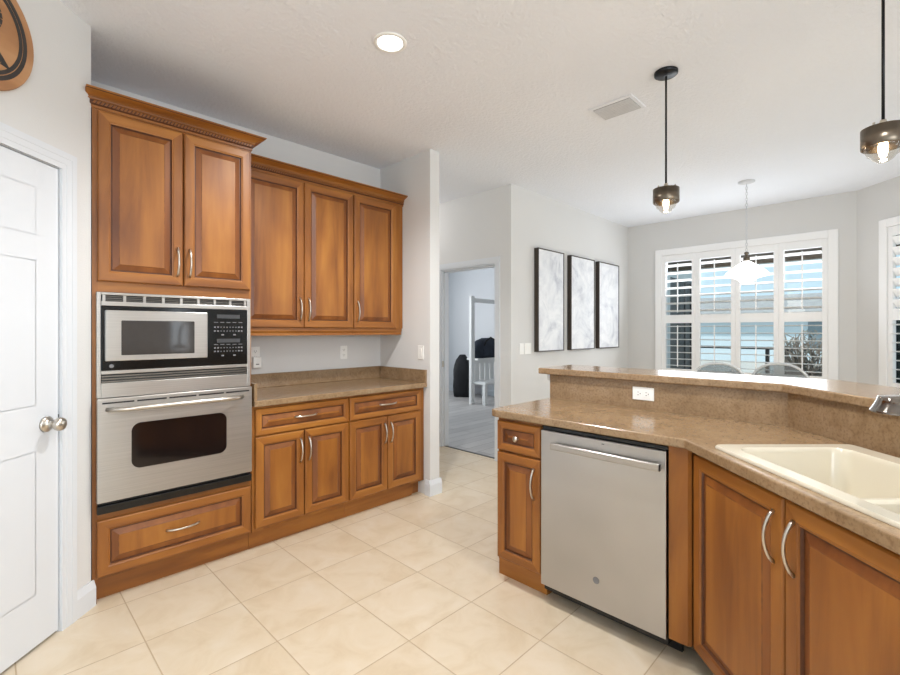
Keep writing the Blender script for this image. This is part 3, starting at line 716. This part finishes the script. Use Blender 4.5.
# ------------------------------------------------------------------ framed pictures
PFR = plain('picture_frame_dark', srgb(60, 50, 42), .45, var=.1)
def canvas(seed):
    s = NT('abstract_canvas'); co = s.coords((1, 1, 1)); mp = s.n('ShaderNodeMapping'); mp.inputs['Location'].default_value = (seed * 3.7, seed * 1.9, 0); s.l(co, mp.inputs[0])
    v = s.noise(mp.outputs[0], 3.2, 6, .62, 1.0); vv = s.noise(mp.outputs[0], 9, 4, .6, .5)
    base = s.ramp(v, [(.34, srgb(196, 198, 206)), (.46, srgb(222, 224, 228)), (.6, srgb(236, 237, 239))])
    s.l(s.mix(.4, base, s.ramp(vv, [(.36, (.82, .82, .84, 1)), (.5, (1, 1, 1, 1))]), 'MULTIPLY'), s.b.inputs['Base Color']); s.set(Roughness=.5); return s.m
for i, (a, c, lab) in enumerate(((4.153, 4.679, 'first dark framed abstract picture nearest the doorway corner'), (4.834, 5.408, 'middle of the three dark framed abstract pictures'), (5.527, 6.105, 'last dark framed abstract picture nearest the window wall'))):
    t = thing('framed_picture', lab, 'picture', PCF, group='framed abstract pictures')
    z0, z1, fz = 1.125, 2.243, .055
    b = MB(); w_ = .012
    b.box(a, a + w_, z0, z1, .001, fz, PFR); b.box(c - w_, c, z0, z1, .001, fz, PFR); b.box(a + w_, c - w_, z0, z0 + w_, .001, fz, PFR); b.box(a + w_, c - w_, z1 - w_, z1, .001, fz, PFR)
    b.build('frame', t, bevel=.002)
    MB().box(a + w_, c - w_, z0 + w_, z1 - w_, .002, fz - .006, canvas(i + 1)).build('canvas', t)

# ------------------------------------------------------------------ windows with plantation shutters
def shutter(label, M, u0, u1, grp, tilt_up=15, tilt_low=6, v0=.787, v1=2.368, mid=(1.455, 1.565), top=2.278):
    t = thing('shutter_panel', label, 'shutter', M, group=grp)
    st = .050; zf, zb_ = .018, -.012
    b = MB()
    b.box(u0, u0 + st, v0, v1, zb_, zf, SHUT); b.box(u1 - st, u1, v0, v1, zb_, zf, SHUT)
    b.box(u0 + st, u1 - st, v0, v0 + .06, zb_, zf, SHUT); b.box(u0 + st, u1 - st, mid[0], mid[1], zb_, zf, SHUT); b.box(u0 + st, u1 - st, top, v1, zb_, zf, SHUT)
    b.build('shutter_frame', t, bevel=.003)
    for lo, hi, tilt in ((v0 + .06, mid[0], tilt_low), (mid[1], top, tilt_up)):
        n = 7; pitch = (hi - lo) / n; b = MB(); a = math.radians(tilt)
        for k in range(n):
            c = lo + (k + .5) * pitch; loops = []
            for uu in (u0 + st + .002, u1 - st - .002):
                lp = []
                for yy, zz in ((-.0445, 0), (-.02, .0048), (.02, .0048), (.0445, 0), (.02, -.0048), (-.02, -.0048)):
                    z_, v_ = yy * math.cos(a) - zz * math.sin(a), yy * math.sin(a) + zz * math.cos(a)
                    lp.append((uu, c + v_, .002 + z_))
                loops.append(lp)
            b.loft(loops, SHUT)
        b.build('louvers', t)
        MB().box((u0 + u1) / 2 - .006, (u0 + u1) / 2 + .006, lo + .03, hi - .03, .046, .056, SHUT).build('tilt_rod', t)
    return t
def window(name, M, u0, u1, v0, v1, label, wd=.085, mull=(), reveal=None):
    o = bpy.data.objects.new(name, None); C.objects.link(o); o.matrix_world = M; struct(o, label, 'window')
    b = MB()   # wide flat shutter frame, proud of the wall
    b.box(u0 - wd, u0, v0 - wd, v1 + wd, .0005, .03, SHUT); b.box(u1, u1 + wd, v0 - wd, v1 + wd, .0005, .03, SHUT)
    b.box(u0, u1, v1, v1 + wd, .0005, .03, SHUT); b.box(u0, u1, v0 - wd, v0, .0005, .03, SHUT)
    b.build('window_casing', o, bevel=.006)
    b = MB(); b.box(u0 - wd - .02, u1 + wd + .02, v0 - wd - .02, v0 - wd, .0005, .05, SHUT); b.build('window_sill', o, bevel=.004)
    b = MB(); b.box(u0, u1, v0 + .0, v1, -.092, -.086, PANE); b.build('pane', o)
    b = MB(); u0 = u0 if reveal is None else reveal
    for m in (u0, *mull, u1 - .035): b.box(m, m + .035, v0, v1, -.105, -.075, PAINTW)
    b.box(u0, u1, v0, v0 + .035, -.105, -.075, PAINTW); b.box(u0, u1, v1 - .035, v1, -.105, -.075, PAINTW); b.box(u0, u1, 1.49, 1.53, -.105, -.075, PAINTW)
    b.build('sash', o)
    return o
window('window_1', WWF, -2.36, -.60, .785, 2.37, 'wide white window behind four shutter panels', mull=(-1.497,))
for a, c, lab in ((-2.358, -1.934, 'leftmost shutter panel of the wide window, dark behind'), (-1.933, -1.484, 'second shutter panel from the left, dark rail behind'), (-1.483, -1.046, 'third shutter panel, behind the white dining lamp'), (-1.045, -.602, 'rightmost shutter panel of the wide window, shrub behind')):
    shutter(lab, WWF, a, c, 'wide window shutters')
window('window_2', BWF, .36, 1.5, .785, 2.37, 'second white window on the angled bay wall', mull=(.92,), reveal=.286)
shutter('shutter panel of the bay window at the right edge', BWF, .362, .928, 'bay window shutters', 62, 8)
shutter('further shutter panel of the bay window, beyond the right edge', BWF, .932, 1.494, 'bay window shutters', 62, 8)

# ------------------------------------------------------------------ ceiling things
LENS = plain('lit_lens', (1, 1, 1, 1), .5, emit=(1, .97, .92, 1), es=14)
def can(x, y, label, power):
    t = thing('recessed_light', label, 'ceiling light', loc=(x, y, CH), group='recessed ceiling lights')
    MB().lathe([(.063, -.001), (.066, -.006), (.082, -.006), (.086, -.003), (.086, -.0005)], PLASTIC, n=36).build('trim_ring', t)
    MB().lathe([(0, -.0035), (.03, -.004), (.064, -.0035)], LENS, n=36).build('lens', t)
    l = bpy.data.lights.new('can_light', 'SPOT'); l.energy = power; l.color = (.97, .985, 1); l.spot_size = math.radians(150); l.spot_blend = .6; l.shadow_soft_size = .05
    o = bpy.data.objects.new('can_light', l); C.objects.link(o); o.location = (x, y, CH - .03)
can(1.471, 1.891, 'lit round recessed ceiling light above the kitchen floor', 115)
can(.55, .35, 'added recessed ceiling light above the camera, unseen over the frame', 62)  # fixture and lamp added out of view to brighten the near kitchen
can(1.55, -.10, 'added recessed ceiling light over the sink, unseen above the frame', 70)  # another added fixture, lighting the sink end from out of view
# air vent
vt = thing('air_vent', 'grey white rectangular air vent in the ceiling', 'vent', Matrix.Translation((2.965, 1.37, CH)))
b = MB(); b.box(-.115, .115, -.15, .15, -.006, -.0005, CEIL); 
for x, y0, y1 in ((-.10, -.13, .13),): pass
b.build('vent_frame', vt, bevel=.003)
VG = plain('vent_grey', srgb(214, 216, 219), .5); VD = plain('vent_slot', srgb(150, 152, 156), .6)
b = MB(); b.box(-.085, .095, -.125, .125, -.0075, -.006, VD)
for i in range(9): b.loft([[(-.08 + i * .02, y, -.007), (-.072 + i * .02, y, -.014), (-.068 + i * .02, y, -.0135), (-.076 + i * .02, y, -.007)] for y in (-.125, .125)], VG)
b.build('grille', vt)
# bar pendants
BULB = plain('warm_bulb', (1, .9, .75, 1), .4, emit=(1, .74, .45, 1), es=14)
def pendant(x, y, label):
    t = thing('bar_pendant', label, 'pendant lamp', loc=(x, y, CH), group='bar pendants')
    MB().lathe([(0, -.020), (.058, -.020), (.063, -.016), (.063, -.0005)], BLKMET, n=36).build('canopy', t)
    MB().cyl((0, 0, -.026), (0, 0, -.645), .0055, .0055, BLKMET, 12).build('rod', t)
    b = MB(); b.lathe([(.068, -.675), (.070, -.673), (.070, -.750), (.068, -.752), (.066, -.750), (.066, -.675), (.068, -.675)], BRONZE, n=40); b.lathe([(0, -.678), (.066, -.678)], BRONZE, n=40); b.build('shade', t)
    MB().lathe([(.0, -.640), (.010, -.642), (.014, -.660), (.014, -.678)], NICKEL, n=20).build('collar', t)
    for k in range(3):
        a = 2 * PI * k / 3 + .5; MB().cyl((.05 * math.cos(a), .05 * math.sin(a), -.678), (.05 * math.cos(a), .05 * math.sin(a), -.658), .0045, .0045, NICKEL, 10).build('screw', t)
    MB().lathe([(.064, -.735), (.063, -.757), (.055, -.765), (.050, -.780), (.040, -.787), (.032, -.800), (.018, -.810), (0, -.812)], CLEAR, n=36).build('glass_globe', t)
    MB().lathe([(.010, -.70), (.012, -.725), (.016, -.745), (.016, -.765), (.012, -.785), (.005, -.797), (0, -.798)], BULB, n=24).build('bulb', t)
    l = bpy.data.lights.new('pendant_light', 'POINT'); l.energy = 3.0; l.color = (1, .78, .52); l.shadow_soft_size = .03
    o = bpy.data.objects.new('pendant_light', l); C.objects.link(o); o.location = (x, y, CH - .84)
pendant(2.755, .978, 'black and bronze bar pendant with clear glass, hanging in the middle')
pendant(2.54, .063, 'black and bronze bar pendant cut by the right edge')
# dining pendant
MILK = NT('milk_glass'); MILK.set(Base_Color=(.95, .95, .95, 1), Roughness=.3); MILK.b.inputs['Emission Color'].default_value = (1, .97, .93, 1); MILK.b.inputs['Emission Strength'].default_value = 1.6; MILK = MILK.m
t = thing('dining_pendant', 'white glass dining lamp on a chain before the window', 'pendant lamp', loc=(5.337, 1.124, CH))
MB().lathe([(0, -.022), (.03, -.022), (.07, -.012), (.074, -.0005)], VG, n=32).build('canopy', t)
b = MB(); z = -.022; k = 0
while z > -.70:
    pts = []; a = (k % 2) * PI / 2
    for i in range(13):
        th = 2 * PI * i / 12; pts.append((.009 * math.cos(th) * math.cos(a), .009 * math.cos(th) * math.sin(a), z - .017 + .018 * math.sin(th)))
    b.tube(pts, .0024, VG, 6); z -= .028; k += 1
b.build('chain', t)
MB().lathe([(0, -.70), (.018, -.705), (.022, -.72), (.012, -.735), (.014, -.75), (.028, -.76), (.030, -.785), (.02, -.80)], BRONZE, n=24).build('lamp_holder', t)
MB().lathe([(.022, -.79), (.045, -.805), (.09, -.835), (.14, -.872), (.18, -.912), (.192, -.932), (.186, -.94), (.15, -.95), (.09, -.968), (.07, -.985), (.05, -1.01), (.0, -1.02)], MILK, n=44).build('lamp_shade', t)
l = bpy.data.lights.new('dining_light', 'POINT'); l.energy = 6; l.color = (1, .93, .84); l.shadow_soft_size = .15
o = bpy.data.objects.new('dining_light', l); C.objects.link(o); o.location = (5.337, 1.124, CH - 1.18)

# ------------------------------------------------------------------ dining chairs seen over the bar
def ghost_chair(label, x, y, face):
    t = thing('dining_chair', label, 'chair', loc=(x, y, 0), group='clear dining chairs'); t.rotation_euler = (0, 0, face)
    # +x is the front
    b = MB(); b.loft([[(px, py, z) for px, py in rrect(-.2, .22, -.21, .21, .06)] for z in (.445, .475)], ACRYL); b.build('seat', t, bevel=.006)
    def arch(s, n=24):
        return [(-.2 - .05 * math.sin(PI * .5 * max(0, math.sin(PI * i / n))), s * .225 * math.copysign(abs(math.cos(PI * i / n)) ** .8, math.cos(PI * i / n)), .75 + s * .325 * abs(math.sin(PI * i / n)) ** .8) for i in range(n + 1)]
    b = MB(); out, inn = arch(1), [(p[0] + .012, p[1], p[2]) for p in arch(1)]
    lo = [(-.2, .21, .475), (-.2, -.21, .475)]
    L0 = [lo[1], lo[0]] + out; L1 = [(p[0] + .012, p[1], p[2]) for p in L0]
    b.loft([L0, L1], ACRYL); b.build('backrest', t)
    MB().tube([(-.194, .212, .475)] + [(p[0] + .006, p[1] * 1.01, p[2]) for p in out] + [(-.194, -.212, .475)], .011, pane_rim, 8).build('back_rim', t)
    for sx, sy in ((1, 1), (1, -1), (-1, 1), (-1, -1)):
        MB().cyl((sx * .18, sy * .18, .445), (sx * .2, sy * .19, 0), .018, .012, ACRYL, 12).build('leg', t)
pane_rim = plain('acrylic_rim', srgb(206, 208, 208), .15, var=.02)
ghost_chair('clear arched chair back over the bar, left one', 4.60, 1.19, .27)
ghost_chair('clear arched chair back over the bar, right one', 4.90, .785, .16)

# ------------------------------------------------------------------ bedroom through the doorway
BW = plain('white_bed_paint', srgb(226, 226, 224), .4, var=.01)
t = thing('clothes_stand', 'white open wooden stand with top rail, shelf and low bench in the bedroom', 'stand', loc=(6.3, 5.68, 0))
SX, SY = .98, .42
for px, py in ((0, 0), (SX, 0), (SX, .2)): MB().box(px, px + .095, py, py + .06, 0, 2.0 if py == 0 else .80, BW).build('post', t, bevel=.004)
MB().box(.095, SX, .008, .052, 1.88, 1.96, BW).build('top_rail', t, bevel=.003)
MB().box(.17, SX + .04, -.02, .27, .80, .835, BW).build('shelf', t, bevel=.003)
b = MB()
for k in range(6): b.box(.115 + k * .145, .225 + k * .145, .012, .03, .42, .74, BW)
b.box(.095, SX, .005, .045, .74, .80, BW); b.build('front_slats', t)
MB().box(.05, SX + .04, -.3, .06, .37, .42, BW).build('bench_seat', t, bevel=.004)
for px in (.06, SX - .02): MB().box(px, px + .07, -.28, -.21, 0, .37, BW).build('bench_leg', t, bevel=.003)
NAVY = plain('navy_fabric', srgb(38, 46, 62), .8, var=.2, scale=12); BLKF = plain('black_fabric', srgb(22, 23, 28), .8, var=.2, scale=12)
def bag(label, name, loc, sx, sy, sz, m, rot=0):
    t = thing(name, label, 'bag', loc=loc); t.rotation_euler = (0, 0, rot)
    b = MB(); loops = []
    for k in range(9):
        v = k / 8; f = (.86 + .14 * math.sin(PI * min(1, v * 1.3))) * (1 if v < .6 else math.sqrt(max(.04, 1 - ((v - .6) / .42) ** 2)))
        loops.append([(sx / 2 * f * (abs(math.cos(a)) ** .6) * math.copysign(1, math.cos(a)) + .01 * math.sin(5 * a + k), sy / 2 * f * (abs(math.sin(a)) ** .6) * math.copysign(1, math.sin(a)) + .01 * math.cos(4 * a - k), v * sz) for a in (2 * PI * i / 28 for i in range(28))])
    b.loft(loops, m, smooth=True); b.build('bag_body', t)
    b = MB(); b.tube([(-sx * .22, -sy * .46, sz * .62), (-sx * .2, -sy * .56, sz * .85), (0, -sy * .5, sz * 1.03), (sx * .2, -sy * .56, sz * .85), (sx * .22, -sy * .46, sz * .62)], .014, BLKF, 8); b.build('strap', t)
    b = MB(); b.box(-sx * .28, sx * .28, -sy * .53, -sy * .44, sz * .14, sz * .46, m); b.build('pocket', t, bevel=.02)
bag('dark navy bag lying on the white stand shelf', 'duffel_bag', (6.84, 5.80, .8355), .76, .26, .38, NAVY)
bag('black bag standing on the bedroom floor left of the white stand', 'backpack', (6.98, 6.54, 0), .46, .40, .86, BLKF, .75)
t = thing('motion_sensor', 'small white sensor high on the bedroom wall', 'sensor', frame_matrix((7.42, 6.11, 2.66), (0, -1)))
MB().box(-.04, .04, 0, .085, .0005, .05, PLASTIC).build('sensor_body', t, bevel=.012)
MB().box(-.022, .022, .012, .04, .05, .053, PLASTICG).build('lens', t)
l = bpy.data.lights.new('bedroom_added_fill', 'AREA'); l.shape = 'RECTANGLE'; l.size = 1.6; l.size_y = 1.4; l.energy = 62; l.color = (.97, .98, 1)  # area lamp added before the solid side wall to brighten the bedroom
o = bpy.data.objects.new('bedroom_added_fill', l); C.objects.link(o); o.location = (5.2, 7.5, 1.6); o.rotation_euler = (math.radians(-90), 0, 0)
l = bpy.data.lights.new('hall_light', 'POINT'); l.energy = 9; l.color = (1, .97, .94); l.shadow_soft_size = .1
o = bpy.data.objects.new('hall_light', l); C.objects.link(o); o.location = (3.2, 4.35, 2.6)

# ------------------------------------------------------------------ outdoors beyond the windows
GROUND = plain('pale_deck', srgb(196, 194, 188), .8, var=.06, scale=3)
struct(MB().box(6.64, 60, -30, 40, -.3, -.12, GROUND).build('ground'), 'pale deck and yard outside the windows', 'ground')
b = MB(); b.box(6.64, 7.5, -.9, 2.93, 2.55, 2.65, EXT); b.box(7.42, 7.52, -.9, 2.93, 2.27, 2.55, BRONZE)
struct(b.build('roof_overhang'), 'dark fascia of the patio roof above the window', 'roof')
t = thing('sliding_door', 'dark glazed sliding door outside, left through the wide window', 'door', frame_matrix((6.63, 2.935, 0), (1, 0)))
DKG = plain('dark_door_glass', srgb(22, 34, 38), .5, var=.1)
MB().box(1.9, 2.96, .09, 2.26, -.03, -.015, DKG).build('glass', t)
b = MB()
for u in (1.86, 2.62, 2.94): b.box(u, u + .06, .05, 2.3, -.04, .0, BLKMET)
b.box(1.92, 2.94, .05, .1, -.04, 0, BLKMET); b.box(1.92, 2.94, 2.25, 2.3, -.04, 0, BLKMET); b.build('door_frame', t)
t = thing('yard_railing', 'dark metal railing outside the wide window', 'railing', loc=(10.4, 0, -.12))
for y in (-2.0, -.6, .8, 1.55, 1.85, 3.05, 4.2): MB().box(-.03, .03, y - .03, y + .03, 0, 1.17, BLKMET).build('railing_post', t)
for z in (.45, 1.12): MB().box(-.02, .02, -2.0, 4.2, z, z + .05, BLKMET).build('railing_bar', t)
t = thing('neighbor_house', 'pale neighbouring house with grey roof beyond the railing', 'house', loc=(26, 5, -.3))
NW = plain('pale_blue_siding', srgb(206, 222, 230), .7, var=.03, scale=1); NRF = plain('grey_shingles', srgb(168, 168, 168), .9, var=.1, scale=4)
MB().box(0, 8, -16, 14, 0, 2.55, NW).build('house_wall', t)
MB().loft([[(-.7, y, 2.5), (8.7, y, 2.5), (4, y, 3.6)] for y in (-16.7, 14.7)], NRF).build('roof', t)
NWD = plain('house_window_glass', srgb(120, 140, 150), .15)
for y in (-9, -3.5, 12): MB().box(-.04, .02, y, y + 1.6, .9, 2.1, NWD).build('house_window', t)
def shrub(label, name, x, y, r, h, n, leafcol, stemcol, cat, nst=60):
    t = thing(name, label, cat, loc=(x, y, -.12))
    SM = plain(name + '_bark', stemcol, .9, var=.2, scale=20); LM = plain(name + '_leaf', leafcol, .7, var=.25, scale=6)
    b = MB()
    for k in range(nst):
        a = random.uniform(0, 2 * PI); rr = r * math.sqrt(random.random()); hh = h * random.uniform(.55, 1)
        p = [(.1 * rr * math.cos(a), .1 * rr * math.sin(a), 0)]
        for i in range(1, 6):
            f = i / 5; cu = a + f * random.uniform(-.9, .9); p.append((rr * f * math.cos(cu), rr * f * math.sin(cu), hh * (f ** .7)))
        b.tube(p, [.02 - .003 * i for i in range(6)], SM, 5)
    b.build('branches', t)
    b = MB()
    for k in range(n):
        a = random.uniform(0, 2 * PI); ph = random.uniform(0, PI); q = random.random() ** .33
        c = Vector((r * q * math.sin(ph) * math.cos(a), r * q * math.sin(ph) * math.sin(a), h * .55 + h * .45 * q * math.cos(ph)))
        d = Vector((random.gauss(0, 1), random.gauss(0, 1), random.gauss(0, 1))).normalized() * .055; e = d.orthogonal().normalized() * .022
        b.face([b.v(*(c - d)), b.v(*(c + e)), b.v(*(c + d)), b.v(*(c - e))], LM)
    b.build('foliage', t)
shrub('grey twiggy shrub outside the rightmost shutter panel', 'shrub', 9.1, 1.10, .46, 1.50, 160, srgb(150, 152, 144), srgb(150, 142, 132), 'shrub', 110)
shrub('dark green hedge outside the bay window', 'hedge', 8.5, -.05, .6, 1.62, 9000, srgb(34, 52, 50), srgb(50, 44, 38), 'hedge', 40)
